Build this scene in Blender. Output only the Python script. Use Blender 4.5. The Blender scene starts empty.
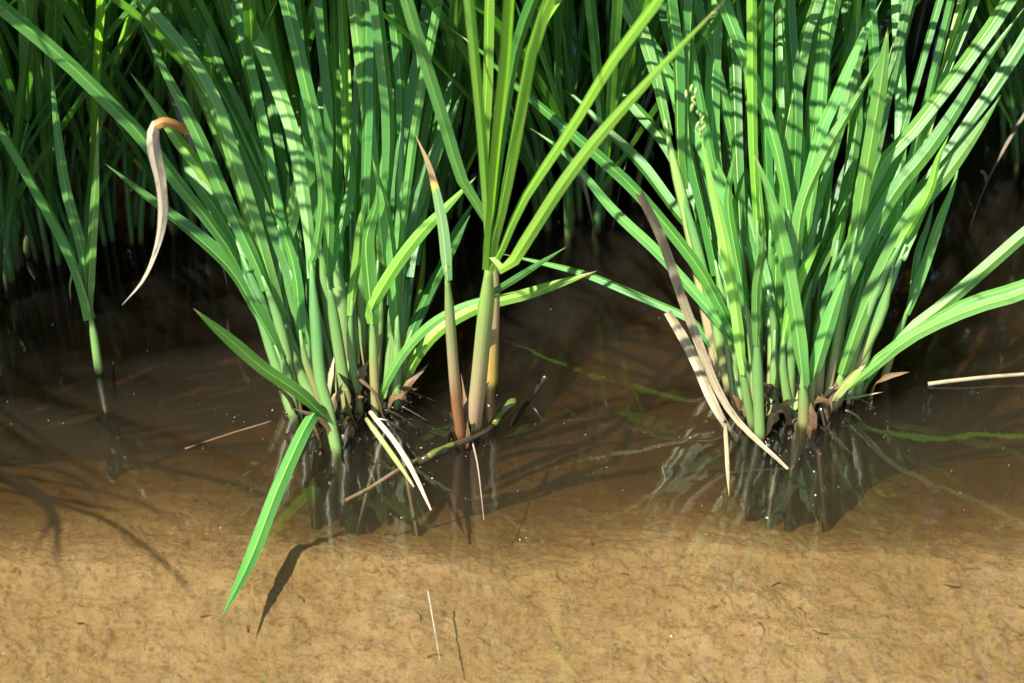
import bpy, math, random
import numpy as np
from mathutils import Vector, Matrix

R = math.radians
SC = bpy.context.scene
COL = SC.collection
rnd = random.Random(11)

# ------------------------------------------------------------------ camera
W, H = 1024, 683
FPX = 2154.0
PITCH = R(40.0)
CAM = Vector((0.0, -1.035, 0.945))
FWD = Vector((0, math.cos(PITCH), -math.sin(PITCH)))
UPV = Vector((0, math.sin(PITCH), math.cos(PITCH)))
cd = bpy.data.cameras.new("camera")
cam = bpy.data.objects.new("camera", cd)
COL.objects.link(cam)
cam.location = CAM
cam.rotation_euler = (math.pi / 2 - PITCH, 0, 0)
cd.sensor_width = 36.0
cd.lens = 36.0 * FPX / W
cd.clip_start = 0.02
cd.clip_end = 500.0
cd.dof.use_dof = True
cd.dof.focus_distance = 1.37
cd.dof.aperture_fstop = 10.0
SC.camera = cam


def ray(px, py):
    return FWD + Vector(((px - W / 2) / FPX, 0, 0)) + UPV * ((H / 2 - py) / FPX)


def at_y(px, py, y):
    d = ray(px, py)
    return CAM + d * ((y - CAM.y) / d.y)


def project(p):
    d = p - CAM
    z = d.dot(FWD)
    return W / 2 + d.x / z * FPX, H / 2 - d.dot(UPV) / z * FPX


def at_z(px, py, z=0.0):
    d = ray(px, py)
    return CAM + d * ((z - CAM.z) / d.z)


# ------------------------------------------------------------------ tags
def tag(o, label=None, cat=None, group=None, kind=None):
    if label: o['label'] = label
    if cat: o['category'] = cat
    if group: o['group'] = group
    if kind: o['kind'] = kind
    return o


def empty(name, loc):
    o = bpy.data.objects.new(name, None)
    o.empty_display_size = 0.03
    COL.objects.link(o)
    o.location = loc
    return o


# ------------------------------------------------------------------ materials
class NT:
    def __init__(self, name):
        self.m = bpy.data.materials.new(name)
        self.m.use_nodes = True
        self.t = self.m.node_tree
        self.t.nodes.clear()
        self.out = self.n('ShaderNodeOutputMaterial')

    def n(self, typ, **kw):
        nd = self.t.nodes.new(typ)
        for k, v in kw.items():
            setattr(nd, k, v)
        return nd

    def set(self, nd, **kw):
        for k, v in kw.items():
            key = k.replace('_', ' ')
            self.plug(nd.inputs[key], v)
        return nd

    def plug(self, sock, v):
        if isinstance(v, bpy.types.NodeSocket):
            self.t.links.new(v, sock)
        elif isinstance(v, tuple) and len(v) == 3 and sock.type == 'RGBA':
            sock.default_value = (*v, 1)
        else:
            sock.default_value = v

    def math(self, op, a, b=None, c=None, clamp=False):
        nd = self.n('ShaderNodeMath', operation=op)
        nd.use_clamp = clamp
        self.plug(nd.inputs[0], a)
        if b is not None: self.plug(nd.inputs[1], b)
        if c is not None: self.plug(nd.inputs[2], c)
        return nd.outputs[0]

    def mix(self, f, a, b, blend='MIX'):
        nd = self.n('ShaderNodeMix', data_type='RGBA', blend_type=blend)
        self.plug(nd.inputs[0], f)
        self.plug(nd.inputs[6], a)
        self.plug(nd.inputs[7], b)
        return nd.outputs[2]

    def ramp(self, f, stops):
        nd = self.n('ShaderNodeValToRGB')
        e = nd.color_ramp.elements
        while len(e) < len(stops): e.new(0.5)
        for i, (p, c) in enumerate(stops):
            e[i].position = p
            e[i].color = (*c, 1) if len(c) == 3 else c
        self.plug(nd.inputs[0], f)
        return nd.outputs[0]

    def noise(self, vec, scale, detail=3.0, rough=0.55):
        nd = self.n('ShaderNodeTexNoise')
        self.plug(nd.inputs['Vector'], vec)
        nd.inputs['Scale'].default_value = scale
        nd.inputs['Detail'].default_value = detail
        nd.inputs['Roughness'].default_value = rough
        return nd.outputs['Fac']

    def mapr(self, v, a, b, c=0.0, d=1.0):
        nd = self.n('ShaderNodeMapRange')
        self.plug(nd.inputs[0], v)
        nd.inputs[1].default_value = a
        nd.inputs[2].default_value = b
        nd.inputs[3].default_value = c
        nd.inputs[4].default_value = d
        return nd.outputs[0]

    def uv(self):
        u = self.n('ShaderNodeUVMap', uv_map='UVMap')
        s = self.n('ShaderNodeSeparateXYZ')
        self.t.links.new(u.outputs[0], s.inputs[0])
        return u.outputs[0], s.outputs[0], s.outputs[1]

    def rand(self):
        return self.n('ShaderNodeObjectInfo').outputs['Random']

    def surf(self, s):
        self.t.links.new(s, self.out.inputs['Surface'])


def scale_vec(k, vec, sx, sy, sz):
    mp = k.n('ShaderNodeMapping')
    k.t.links.new(vec, mp.inputs[0])
    mp.inputs['Scale'].default_value = (sx, sy, sz)
    return mp.outputs[0]


def rn2_(k, rn):
    return k.math('FRACT', k.math('MULTIPLY', rn, 29.3))


def leaf_material(name, cA, cB, trans, tipc, tip_start, yellow=0.0, rough=0.38, tfac=0.42, coat=0.0):
    """u across the blade, v in metres from the collar; second layer holds v / length."""
    k = NT(name)
    uv, u, v = k.uv()
    t = k.n('ShaderNodeAttribute', attribute_name='along').outputs['Fac']
    rn = k.rand()
    sh = k.n('ShaderNodeCombineXYZ')
    k.t.links.new(k.math('MULTIPLY', rn, 37.0), sh.inputs[2])
    ad = k.n('ShaderNodeVectorMath', operation='ADD')
    k.t.links.new(scale_vec(k, uv, 1.2, 9.0, 1), ad.inputs[0])
    k.t.links.new(sh.outputs[0], ad.inputs[1])
    blot = k.noise(ad.outputs[0], 1.3, 3)
    ad2 = k.n('ShaderNodeVectorMath', operation='ADD')
    k.t.links.new(scale_vec(k, uv, 26.0, 5.0, 1), ad2.inputs[0])
    k.t.links.new(sh.outputs[0], ad2.inputs[1])
    vein = k.noise(ad2.outputs[0], 1.0, 2)
    c = k.mix(k.mapr(rn, 0, 1), cA, cB)
    c = k.mix(k.mapr(blot, 0.42, 0.75, 0, 0.55), c, (cB[0] * 1.5, cB[1] * 1.2, cB[2] * 0.8))
    c = k.mix(k.mapr(vein, 0.35, 0.7, 0.0, 0.35), c, (cA[0] * 0.5, cA[1] * 0.55, cA[2] * 0.5))
    c = k.mix(k.mapr(vein, 0.58, 0.78, 0.0, 0.4), c, (cB[0] * 1.7 + .02, cB[1] * 1.35, cB[2] * 1.7))
    rn3 = k.math('FRACT', k.math('MULTIPLY', rn, 13.77))
    hv = k.n('ShaderNodeHueSaturation')
    k.set(hv, Color=c, Value=k.mapr(rn3, 0, 1, .68, 1.15), Hue=k.mapr(rn2_(k, rn), 0, 1, .488, .512), Saturation=k.mapr(rn3, 0, 1, 1.12, .98))
    c = hv.outputs[0]
    # pale midrib and pale margins
    au = k.math('ABSOLUTE', k.math('SUBTRACT', u, 0.5))
    rib = k.mapr(au, 0.015, 0.06, 0.55, 0.0)
    c = k.mix(rib, c, (cB[0] * 2.4 + 0.03, cB[1] * 1.55, cB[2] * 1.6))
    edge = k.mapr(au, 0.455, 0.495, 0.0, 0.5)
    c = k.mix(edge, c, (0.16, 0.30, 0.09))
    if yellow:
        c = k.mix(k.math('MULTIPLY', k.mapr(au, 0.05, 0.5, 0.3, 1.0), yellow), c, (0.22, 0.33, 0.035))
    # yellowing that runs back from the tip by a different amount on each blade
    rn2 = k.math('FRACT', k.math('MULTIPLY', rn, 7.31))
    st = k.math('ADD', tip_start, k.math('MULTIPLY', rn2, 0.10))
    tt = k.math('ADD', t, k.math('MULTIPLY', k.math('SUBTRACT', blot, 0.5), 0.10))
    tf = k.math('DIVIDE', k.math('SUBTRACT', tt, st), 0.05, clamp=True)
    c = k.mix(tf, c, tipc)
    tf2 = k.math('DIVIDE', k.math('SUBTRACT', tt, k.math('ADD', st, 0.055)), 0.03, clamp=True)
    c = k.mix(tf2, c, (0.30, 0.20, 0.10))
    # small rusty specks
    vo = k.n('ShaderNodeTexVoronoi', feature='F1')
    k.t.links.new(scale_vec(k, ad.outputs[0], 3.0, 8.0, 1), vo.inputs['Vector'])
    vo.inputs['Scale'].default_value = 1.6
    sp = k.mapr(vo.outputs['Distance'], 0.03, 0.075, 0.75, 0.0)
    sp = k.math('MULTIPLY', sp, k.mapr(blot, 0.5, 0.6))
    c = k.mix(sp, c, (0.34, 0.27, 0.13))
    wv = k.n('ShaderNodeMath', operation='SINE')
    k.t.links.new(k.math('MULTIPLY', u, 2 * math.pi * 13), wv.inputs[0])
    hgt = k.math('ADD', k.math('MULTIPLY', wv.outputs[0], 0.5), k.math('MULTIPLY', vein, 1.3))
    bp = k.n('ShaderNodeBump')
    bp.inputs['Strength'].default_value = 0.35
    bp.inputs['Distance'].default_value = 0.0003
    k.t.links.new(hgt, bp.inputs['Height'])
    p = k.n('ShaderNodeBsdfPrincipled')
    k.set(p, Base_Color=c, Roughness=k.mapr(vein, 0.3, 0.7, rough - 0.05, rough + 0.12), Normal=bp.outputs[0])
    p.inputs['Specular IOR Level'].default_value = 0.5
    p.inputs['Sheen Weight'].default_value = 0.0
    p.inputs['Sheen Roughness'].default_value = 0.4
    tr = k.n('ShaderNodeBsdfTranslucent')
    tc = k.mix(1.0, c, trans, 'MULTIPLY')
    k.set(tr, Color=tc, Normal=bp.outputs[0])
    mx = k.n('ShaderNodeMixShader')
    mx.inputs[0].default_value = tfac
    k.t.links.new(p.outputs[0], mx.inputs[1])
    k.t.links.new(tr.outputs[0], mx.inputs[2])
    k.surf(mx.outputs[0])
    return k.m


M = {}
M['leaf'] = leaf_material('rice_leaf', (0.062, 0.215, 0.044), (0.122, 0.290, 0.074), (1.9, 2.1, 0.6),
                          (0.27, 0.31, 0.07), 0.90)
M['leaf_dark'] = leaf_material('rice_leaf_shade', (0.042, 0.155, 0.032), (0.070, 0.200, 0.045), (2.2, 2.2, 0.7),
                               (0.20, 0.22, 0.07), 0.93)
M['leaf_lime'] = leaf_material('rice_leaf_young', (0.165, 0.375, 0.060), (0.220, 0.420, 0.085), (1.9, 2.1, 0.8),
                               (0.36, 0.34, 0.10), 0.91, yellow=0.2, tfac=0.5)
M['leaf_rust'] = leaf_material('rice_leaf_dry_tip', (0.10, 0.23, 0.09), (0.14, 0.26, 0.11), (2.2, 2.0, 1.1),
                               (0.55, 0.36, 0.07), 0.58, yellow=0.1)
M['leaf_pale'] = leaf_material('rice_leaf_pale', (0.20, 0.28, 0.09), (0.25, 0.32, 0.12), (1.8, 1.7, 1.0),
                               (0.45, 0.40, 0.22), 0.85)


def stem_material(name, green, mid, base, h0, h1):
    k = NT(name)
    uv, u, v = k.uv()
    geo = k.n('ShaderNodeNewGeometry')
    sep = k.n('ShaderNodeSeparateXYZ')
    k.t.links.new(geo.outputs['Position'], sep.inputs[0])
    z = sep.outputs[2]
    rn = k.rand()
    sh = k.n('ShaderNodeCombineXYZ')
    k.t.links.new(k.math('MULTIPLY', rn, 51.0), sh.inputs[2])
    ad = k.n('ShaderNodeVectorMath', operation='ADD')
    k.t.links.new(scale_vec(k, uv, 30.0, 14.0, 1), ad.inputs[0])
    k.t.links.new(sh.outputs[0], ad.inputs[1])
    st = k.noise(ad.outputs[0], 1.0, 3)
    big = k.noise(scale_vec(k, uv, 3.0, 40.0, 1), 1.0, 2)
    zz = k.math('ADD', z, k.math('MULTIPLY', k.math('SUBTRACT', big, 0.5), 0.03))
    zz = k.math('ADD', zz, k.math('MULTIPLY', k.math('SUBTRACT', rn, 0.5), (h1 - h0) * 0.8))
    c = k.mix(k.mapr(zz, h0, h1), mid, green)
    c = k.mix(k.mapr(zz, h0 * 0.3, h0 * 0.9, 1, 0), c, base)
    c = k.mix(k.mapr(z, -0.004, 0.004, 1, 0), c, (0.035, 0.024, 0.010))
    c = k.mix(k.mapr(st, 0.35, 0.7, 0.0, 0.45), c, (0.05, 0.10, 0.03))
    c = k.mix(k.mapr(st, 0.58, 0.70, 0.0, 0.5), c, (0.30, 0.36, 0.16))
    bp = k.n('ShaderNodeBump')
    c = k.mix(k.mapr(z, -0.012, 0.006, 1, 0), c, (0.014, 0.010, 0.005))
    bp.inputs['Strength'].default_value = 0.4
    bp.inputs['Distance'].default_value = 0.0004
    k.t.links.new(st, bp.inputs['Height'])
    p = k.n('ShaderNodeBsdfPrincipled')
    k.set(p, Base_Color=c, Roughness=0.38, Normal=bp.outputs[0])
    p.inputs['Subsurface Weight'].default_value = 0.0
    tr = k.n('ShaderNodeBsdfTranslucent')
    k.set(tr, Color=k.mix(1.0, c, (2.0, 1.9, 1.1), 'MULTIPLY'))
    mx = k.n('ShaderNodeMixShader')
    mx.inputs[0].default_value = 0.22
    k.t.links.new(p.outputs[0], mx.inputs[1])
    k.t.links.new(tr.outputs[0], mx.inputs[2])
    k.surf(mx.outputs[0])
    return k.m


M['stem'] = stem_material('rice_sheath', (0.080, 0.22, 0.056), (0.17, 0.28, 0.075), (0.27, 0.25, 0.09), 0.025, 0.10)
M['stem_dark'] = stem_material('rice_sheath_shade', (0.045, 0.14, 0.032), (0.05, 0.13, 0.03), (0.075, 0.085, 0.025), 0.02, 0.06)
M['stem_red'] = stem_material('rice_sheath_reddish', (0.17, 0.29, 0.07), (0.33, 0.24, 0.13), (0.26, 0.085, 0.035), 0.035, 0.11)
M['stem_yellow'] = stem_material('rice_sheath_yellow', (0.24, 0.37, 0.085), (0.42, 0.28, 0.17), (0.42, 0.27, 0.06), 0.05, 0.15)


def dry_material(name, a, b, dark, rough=0.6, tfac=0.15):
    k = NT(name)
    uv, u, v = k.uv()
    rn = k.rand()
    st = k.noise(scale_vec(k, uv, 9.0, 14.0, 1), 1.0, 4)
    bl = k.noise(scale_vec(k, uv, 1.5, 60.0, 1), 1.0, 3)
    c = k.mix(k.mapr(st, 0.35, 0.65), a, b)
    c = k.mix(k.mapr(bl, 0.52, 0.66, 0, 0.75), c, dark)
    bp = k.n('ShaderNodeBump')
    bp.inputs['Strength'].default_value = 0.5
    bp.inputs['Distance'].default_value = 0.0005
    k.t.links.new(st, bp.inputs['Height'])
    p = k.n('ShaderNodeBsdfPrincipled')
    k.set(p, Base_Color=c, Roughness=rough, Normal=bp.outputs[0])
    tr = k.n('ShaderNodeBsdfTranslucent')
    k.set(tr, Color=c)
    mx = k.n('ShaderNodeMixShader')
    mx.inputs[0].default_value = tfac
    k.t.links.new(p.outputs[0], mx.inputs[1])
    k.t.links.new(tr.outputs[0], mx.inputs[2])
    k.surf(mx.outputs[0])
    return k.m


M['straw'] = dry_material('straw', (0.27, 0.225, 0.135), (0.19, 0.15, 0.08), (0.09, 0.07, 0.035))
M['white_dry'] = dry_material('bleached_leaf', (0.34, 0.30, 0.22), (0.17, 0.14, 0.095), (0.09, 0.065, 0.04))
M['grey_dry'] = dry_material('grey_straw', (0.16, 0.135, 0.095), (0.11, 0.09, 0.06), (0.06, 0.045, 0.03))
M['brown_dry'] = dry_material('brown_straw', (0.12, 0.07, 0.028), (0.08, 0.048, 0.02), (0.03, 0.02, 0.01))
M['orange_dry'] = dry_material('orange_leaf', (0.30, 0.15, 0.03), (0.20, 0.09, 0.02), (0.25, 0.10, 0.03))
M['twig'] = dry_material('wet_twig', (0.016, 0.012, 0.006), (0.024, 0.021, 0.007), (0.006, 0.005, 0.003), rough=0.2, tfac=0.0)
M['twig_green'] = dry_material('algae_green', (0.085, 0.10, 0.012), (0.05, 0.06, 0.01), (0.015, 0.015, 0.006), rough=0.25, tfac=0.0)
M['spike'] = dry_material('rice_flower', (0.30, 0.40, 0.12), (0.22, 0.36, 0.09), (0.50, 0.48, 0.32), tfac=0.3)


# ------------------------------------------------------------------ geometry helpers
def catmull(pts, n):
    """n+1 points evenly spread by length along a smooth curve through pts"""
    P = [Vector(p) for p in pts]
    if len(P) == 2:
        P = [P[0], P[0].lerp(P[1], 0.5), P[1]]
    Q = [P[0] * 2 - P[1]] + P + [P[-1] * 2 - P[-2]]
    dense = []
    for i in range(1, len(Q) - 2):
        p0, p1, p2, p3 = Q[i - 1:i + 3]
        for s in range(12):
            t = s / 12
            dense.append(0.5 * ((2 * p1) + (p2 - p0) * t + (2 * p0 - 5 * p1 + 4 * p2 - p3) * t * t
                                + (3 * p1 - p0 - 3 * p2 + p3) * t ** 3))
    dense.append(P[-1].copy())
    L = [0.0]
    for a, b in zip(dense, dense[1:]):
        L.append(L[-1] + (b - a).length)
    out, j = [], 0
    for i in range(n + 1):
        d = L[-1] * i / n
        while j < len(L) - 2 and L[j + 1] < d: j += 1
        f = (d - L[j]) / max(1e-9, L[j + 1] - L[j])
        out.append(dense[j].lerp(dense[j + 1], min(1, max(0, f))))
    return out, L[-1]


def mesh_obj(name, verts, faces, uvs, along, mat, parent=None, org=None, smooth=True):
    me = bpy.data.meshes.new(name)
    if org is not None:
        verts = [(v[0] - org[0], v[1] - org[1], v[2] - org[2]) for v in verts]
    me.from_pydata([tuple(v) for v in verts], [], faces)
    if uvs:
        ul = me.uv_layers.new(name='UVMap')
        flat = []
        for f in faces:
            for i in f: flat.extend(uvs[i])
        ul.data.foreach_set('uv', flat)
    if along:
        a = me.attributes.new('along', 'FLOAT', 'POINT')
        a.data.foreach_set('value', along)
    if smooth:
        me.polygons.foreach_set('use_smooth', [True] * len(me.polygons))
    me.materials.append(mat)
    me.update()
    o = bpy.data.objects.new(name, me)
    COL.objects.link(o)
    if parent: o.parent = parent
    elif org is not None: o.location = org
    return o


US = (0.0, 0.22, 0.44, 0.5, 0.56, 0.78, 1.0)


def blade_geo(path, width, roll0, roll1, fold, facing=None, base_w=0.6, tip_at=0.5, tip_pow=1.7, n=22, wave=0.0, cut=0.0):
    """strip with a creased midrib. facing: function(point, tangent) -> the side direction"""
    pts, L = catmull(path, n)
    verts, uvs, along = [], [], []
    ph = rnd.uniform(0, 6)
    prev = None
    for i, p in enumerate(pts):
        a = pts[min(n, i + 1)] - pts[max(0, i - 1)]
        t = a.normalized()
        if facing: side = facing(p, t)
        else:
            side = t.cross(Vector((0, 0, 1)))
            if side.length < 0.15 and prev: side = prev
        side = (side - t * side.dot(t)).normalized()
        if prev and side.dot(prev) < 0 and not facing: side = -side
        prev = side
        v = i / n
        side = Matrix.Rotation(roll0 + (roll1 - roll0) * v, 3, t) @ side
        nrm = side.cross(t).normalized()
        w = width * min(1.0, base_w + (1 - base_w) * v / 0.16)
        if v > tip_at: w *= max(0.0, 1 - ((v - tip_at) / (1 - tip_at)) ** tip_pow * (1 - cut))
        w = max(w, width * 0.02)
        fd = fold * (1.05 - 0.5 * v) + 0.8 * max(0.0, 1 - v / .10)
        for u in US:
            s = (u - 0.5) * 2
            h = (abs(s) ** 0.8) * fd * w * 0.5
            if abs(s) < 0.2: h -= 0.02 * w
            h += wave * w * math.sin(ph + v * 17 + s * 1.3) * abs(s)
            verts.append(p + side * (s * w * 0.5) + nrm * h)
            uvs.append((u, v * L))
            along.append(v)
    m = len(US)
    faces = []
    for i in range(n):
        for j in range(m - 1):
            faces.append((i * m + j, i * m + j + 1, (i + 1) * m + j + 1, (i + 1) * m + j))
    return verts, faces, uvs, along


def tube_geo(path, r0, r1, n=12, seg=10, flat=0.8, cap=True, swell=0.0, taper=False):
    pts, L = catmull(path, n)
    verts, uvs, along, faces = [], [], [], []
    for i, p in enumerate(pts):
        t = (pts[min(n, i + 1)] - pts[max(0, i - 1)]).normalized()
        x = t.cross(Vector((0, 1, 0)))
        if x.length < 0.1: x = t.cross(Vector((1, 0, 0)))
        x.normalize()
        y = x.cross(t).normalized()
        v = i / n
        r = r0 + (r1 - r0) * v
        if taper and v > .86: r *= 1 - (v - .86) / .14 * .75
        if swell: r *= 1 + swell * math.sin(v * 9) * 0.5
        for j in range(seg):
            a = 2 * math.pi * j / seg
            rr = r * (1.06 if j == 0 else 1.0)
            verts.append(p + x * (math.cos(a) * rr) + y * (math.sin(a) * rr * flat))
            uvs.append((abs(j / seg * 2 - 1), v * L))
            along.append(v)
    for i in range(n):
        for j in range(seg):
            a, b = i * seg + j, i * seg + (j + 1) % seg
            faces.append((a, b, b + seg, a + seg))
    if cap:
        faces.append(tuple(range(n * seg, (n + 1) * seg)))
        faces.append(tuple(reversed(range(seg))))
    return verts, faces, uvs, along


def face_camera(p, t):
    return t.cross(p - CAM)


# ------------------------------------------------------------------ rice plants traced where they stand
PXM = 0.00065          # metres per pixel at the front row


def extend(path, total, az_out, droop):
    """carry a blade on beyond the picture: it grows on along its own line and droops"""
    L = sum((b - a).length for a, b in zip(path, path[1:]))
    rest = total - L
    if rest < 0.03: return path
    t = (path[-1] - path[-2]).normalized()
    t = (t + Vector((0, 0, 0.25))).normalized()
    k = max(2, int(rest / 0.05))
    st = rest / k
    p = path[-1].copy()
    out = list(path)
    for i in range(k):
        t = (t + Vector((math.cos(az_out), math.sin(az_out), 0)) * droop * 0.5 * (i / k + 0.3)
             + Vector((0, 0, -droop * (0.35 + 1.2 * i / k)))).normalized()
        p = p + t * st
        q = project(p)
        if -30 < q[0] < W + 30 and q[1] > -8 and i > 0: break
        out.append(p.copy())
    return out


def traced_blade(tiller, org, px, w, y0, y1, mat='leaf', tip=True, roll=None, fold=None, total=None,
                 az=None, droop=None, back=0.0, name='leaf_blade', wave=0.03, tip_at=0.5, base_w=0.6, lengths=None):
    n = len(px)
    d = [0.0]
    for a, b in zip(px, px[1:]): d.append(d[-1] + math.hypot(b[0] - a[0], b[1] - a[1]))
    y1 = y1 + d[-1] * PXM * back
    path = []
    for i, (x, y) in enumerate(px):
        f = d[i] / d[-1]
        path.append(at_y(x, y, min(y0 + (y1 - y0) * f, at_z(x, y, .004).y)))
    if not tip:
        total = max(total or rnd.uniform(0.40, 0.58), sum((q - p).length for p, q in zip(path, path[1:])) + .11)
        fwd = rnd.random() < .05
        path = extend(path, total, az if az is not None else (rnd.gauss(-1.57, .7) if fwd else rnd.gauss(1.57, 1.0)),
                      droop if droop is not None else (rnd.uniform(.1, .25) if fwd else rnd.uniform(0.02, 0.12)))
    if roll is None: roll = rnd.uniform(-0.9, 0.9)
    r1 = roll + rnd.uniform(-0.35, 0.35)
    if fold is None: fold = rnd.uniform(0.3, 0.85)
    wm = w * .85 * PXM / max(0.66, math.cos(roll)) * (1 + fold * 0.15)
    g = blade_geo(path, wm, roll, r1, fold, face_camera, wave=wave, tip_at=tip_at if tip else 0.55, base_w=base_w)
    return mesh_obj(name, *g, M[mat], tiller, org)


def traced_stem(root, org, px, w, lean=0.0, mat='stem', w1=None, name='tiller', depth=0.13, y0=None):
    b = at_z(*px[0])
    yb = b.y if y0 is None else y0
    d = [0.0]
    for a, c in zip(px, px[1:]): d.append(d[-1] + math.hypot(c[0] - a[0], c[1] - a[1]))
    path = [at_y(x, y, yb + lean * d[i] / d[-1]) for i, (x, y) in enumerate(px)]
    t = (path[0] - path[1]).normalized()
    under = path[0] + t * (depth / max(0.4, -t.z))
    path = [under] + path
    w1 = w1 or w * 0.85
    g = tube_geo(path, w * PXM * 0.5, w1 * PXM * 0.5, n=16, taper=True)
    o = mesh_obj(name, *g, M[mat], root, org)
    return o, yb + lean


class Clump:
    def __init__(self, name, base_px, label, group=None, cat='rice plant', back=0.0, jit=0.18):
        self.back, self.jit = back, jit
        p = at_z(*base_px)
        self.org = Vector((p.x, p.y, 0))
        self.root = empty(name, self.org)
        tag(self.root, label, cat, group)

    def tiller(self, px, w, blades, lean=0.0, mat='stem', w1=None, y0=None):
        ln = sum(math.hypot(b[0] - a[0], b[1] - a[1]) for a, b in zip(px, px[1:]))
        lean += ln * PXM * self.back * .5
        s, ytop = traced_stem(self.root, self.org, px, w, lean, mat, w1, y0=y0)
        for b in blades:
            kw = dict(b[1]) if len(b) > 1 else {}
            if kw.pop('join', True):
                e, q = px[-1], px[-2]
                l_ = math.hypot(e[0] - q[0], e[1] - q[1]) or 1
                m_ = min(16, l_ * .6)
                pts = [(e[0] + (q[0] - e[0]) / l_ * m_, e[1] + (q[1] - e[1]) / l_ * m_), e] + list(b[0])
                yoff = -w * PXM * .45
                kw.setdefault('back', self.back + rnd.uniform(-self.jit, self.jit))
            else:
                pts = list(b[0]); yoff = 0.0
            dy = kw.pop('dy', rnd.uniform(-0.03, 0.04))
            yb = kw.pop('y', ytop)
            ww = kw.pop('w', 13)
            traced_blade(s, self.org, pts, ww, yb + yoff, yb + yoff + dy, **kw)
        return s

    def auto(self, pts, w, base, lean=None, **kw):
        """blade whose sheath runs hidden inside the clump down to the water at pixel `base`"""
        b = at_z(*base)
        x1, y1 = pts[0]
        x2, y2 = pts[1]
        # collar sits at the first traced point; the sheath bows into the blade direction
        ln = math.hypot(x2 - x1, y2 - y1) or 1
        k = 0.33 * math.hypot(x1 - base[0], y1 - base[1])
        mid = (x1 - (x2 - x1) / ln * k, y1 - (y2 - y1) / ln * k)
        mid = (0.6 * mid[0] + 0.4 * (x1 + base[0]) / 2, 0.6 * mid[1] + 0.4 * (y1 + base[1]) / 2)
        if lean is None: lean = rnd.uniform(-0.015, 0.02)
        sm = kw.pop('stem_mat', 'stem')
        return self.tiller([base, mid, (x1, y1)], kw.pop('sw', w * 0.85), [(pts[1:], dict(w=w, **kw))], lean,
                           sm)


G_FRONT = 'rice clumps of the front row'
G_BACK = 'rice clumps of the rows behind'
OFF = dict(tip=False)

# ---- big clump on the left
A = Clump('rice_clump', (335, 415), 'large green rice clump left of centre, with one blade hanging down over the sunlit mud', G_FRONT, back=.5)
a = A.auto
A.tiller([(293, 416), (283, 385), (271, 350), (262, 320), (248, 285), (238, 262)], 12,
         [([(215, 228), (180, 185), (146, 140), (110, 103), (60, 55), (0, 5), (-40, -28)], dict(w=14, tip=False, dy=-.02, roll=.2, back=.05))], .0)
A.tiller([(320, 412), (312, 397), (289, 350), (277, 305)], 13,
         [([(262, 253), (250, 215), (235, 170), (209, 94), (178, 47), (138, 0)], dict(w=15, tip=False, dy=-.01, roll=-.3, mat='leaf'))], .0)
A.tiller([(336, 450), (328, 408), (320, 379), (317, 340), (313, 290), (311, 262)], 13,
         [([(310, 240), (303, 190), (293, 133), (270, 68), (241, 0)], dict(w=15, tip=False, dy=.02, roll=.15)),
          ([(316, 250), (322, 200), (318, 160), (310, 112)], dict(w=8, dy=-.02)),
          ([(322, 404), (312, 416), (299, 440), (275, 495), (250, 560), (222, 617)], dict(w=14, join=False, y=-.012, dy=-.143, base_w=.8, roll=.15, fold=.85, mat='leaf', tip_at=.6)),
          ([(326, 418), (300, 394), (265, 370), (230, 340), (193, 308)], dict(w=13, join=False, y=-.02, dy=-.03, roll=-.2, tip_at=.6))], .0)
A.tiller([(349, 412), (341, 363), (331, 298), (327, 275)], 13,
         [([(328, 212), (316, 130), (300, 60), (286, 0)], dict(w=14, tip=False, dy=.0, roll=-.1)),
          ([(335, 240), (350, 190), (352, 140)], dict(w=11, dy=.02))], -.01)
A.tiller([(396, 408), (397, 363), (397, 312)], 11,
         [([(393, 260), (385, 205), (372, 156)], dict(w=14, dy=-.02, roll=.4))], .0)
A.tiller([(376, 412), (374, 370), (373, 335), (371, 310)], 10,
         [([(368, 280), (366, 240), (376, 205), (377, 185)], dict(w=14, dy=.0, roll=-.5)),
          ([(390, 275), (415, 240), (440, 213), (476, 177)], dict(w=13, mat='leaf_lime', dy=-.02, roll=.1))], -.01)
A.tiller([(388, 398), (394, 330), (399, 250), (400, 190), (402, 118)], 12,
         [([(399, 60), (392, 0)], dict(w=13, tip=False, dy=.0, roll=.2))], .02, w1=10)
A.tiller([(402, 402), (402, 392)], 9,
         [([(415, 360), (440, 330), (480, 307), (530, 293), (597, 271)], dict(w=12, dy=-.05, mat='leaf_lime', roll=.1, tip_at=.7))], 0, mat='stem_yellow')
A.tiller([(380, 410), (381, 394)], 9,
         [([(400, 358), (430, 325), (470, 303), (515, 293)], dict(w=10, dy=-.05, roll=-.2))], 0)
a([(278, 225), (262, 133), (245, 60), (229, 0)], 13, (312, 395), **OFF)
a([(240, 172), (222, 120), (213, 95), (211, 40), (212, 0)], 12, (300, 398), mat='leaf_lime', **OFF)
a([(272, 215), (245, 150), (206, 72), (185, 40), (153, 0)], 14, (308, 390), roll=-.5, **OFF)
a([(258, 165), (232, 110), (207, 68), (172, 0)], 11, (318, 392), **OFF)
a([(250, 130), (220, 70), (205, 30), (192, -5)], 12, (322, 380), **OFF)
a([(262, 276), (248, 245), (221, 188), (197, 133), (172, 85), (141, 25)], 14, (298, 412), lean=-.005, mat='leaf', roll=.3, dy=-.02)
a([(240, 258), (227, 229), (205, 175), (178, 140), (155, 105), (129, 71)], 15, (290, 408), mat='leaf_lime', roll=.2, dy=-.03)
a([(242, 256), (232, 235), (210, 200), (190, 172), (181, 140)], 16, (296, 402), roll=-.3, dy=.01)
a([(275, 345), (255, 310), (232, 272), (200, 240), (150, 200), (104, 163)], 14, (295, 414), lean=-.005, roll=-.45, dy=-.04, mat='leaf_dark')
a([(336, 250), (330, 190), (322, 130), (326, 90), (337, 26)], 22, (345, 400), roll=.1, dy=.03)
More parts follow.
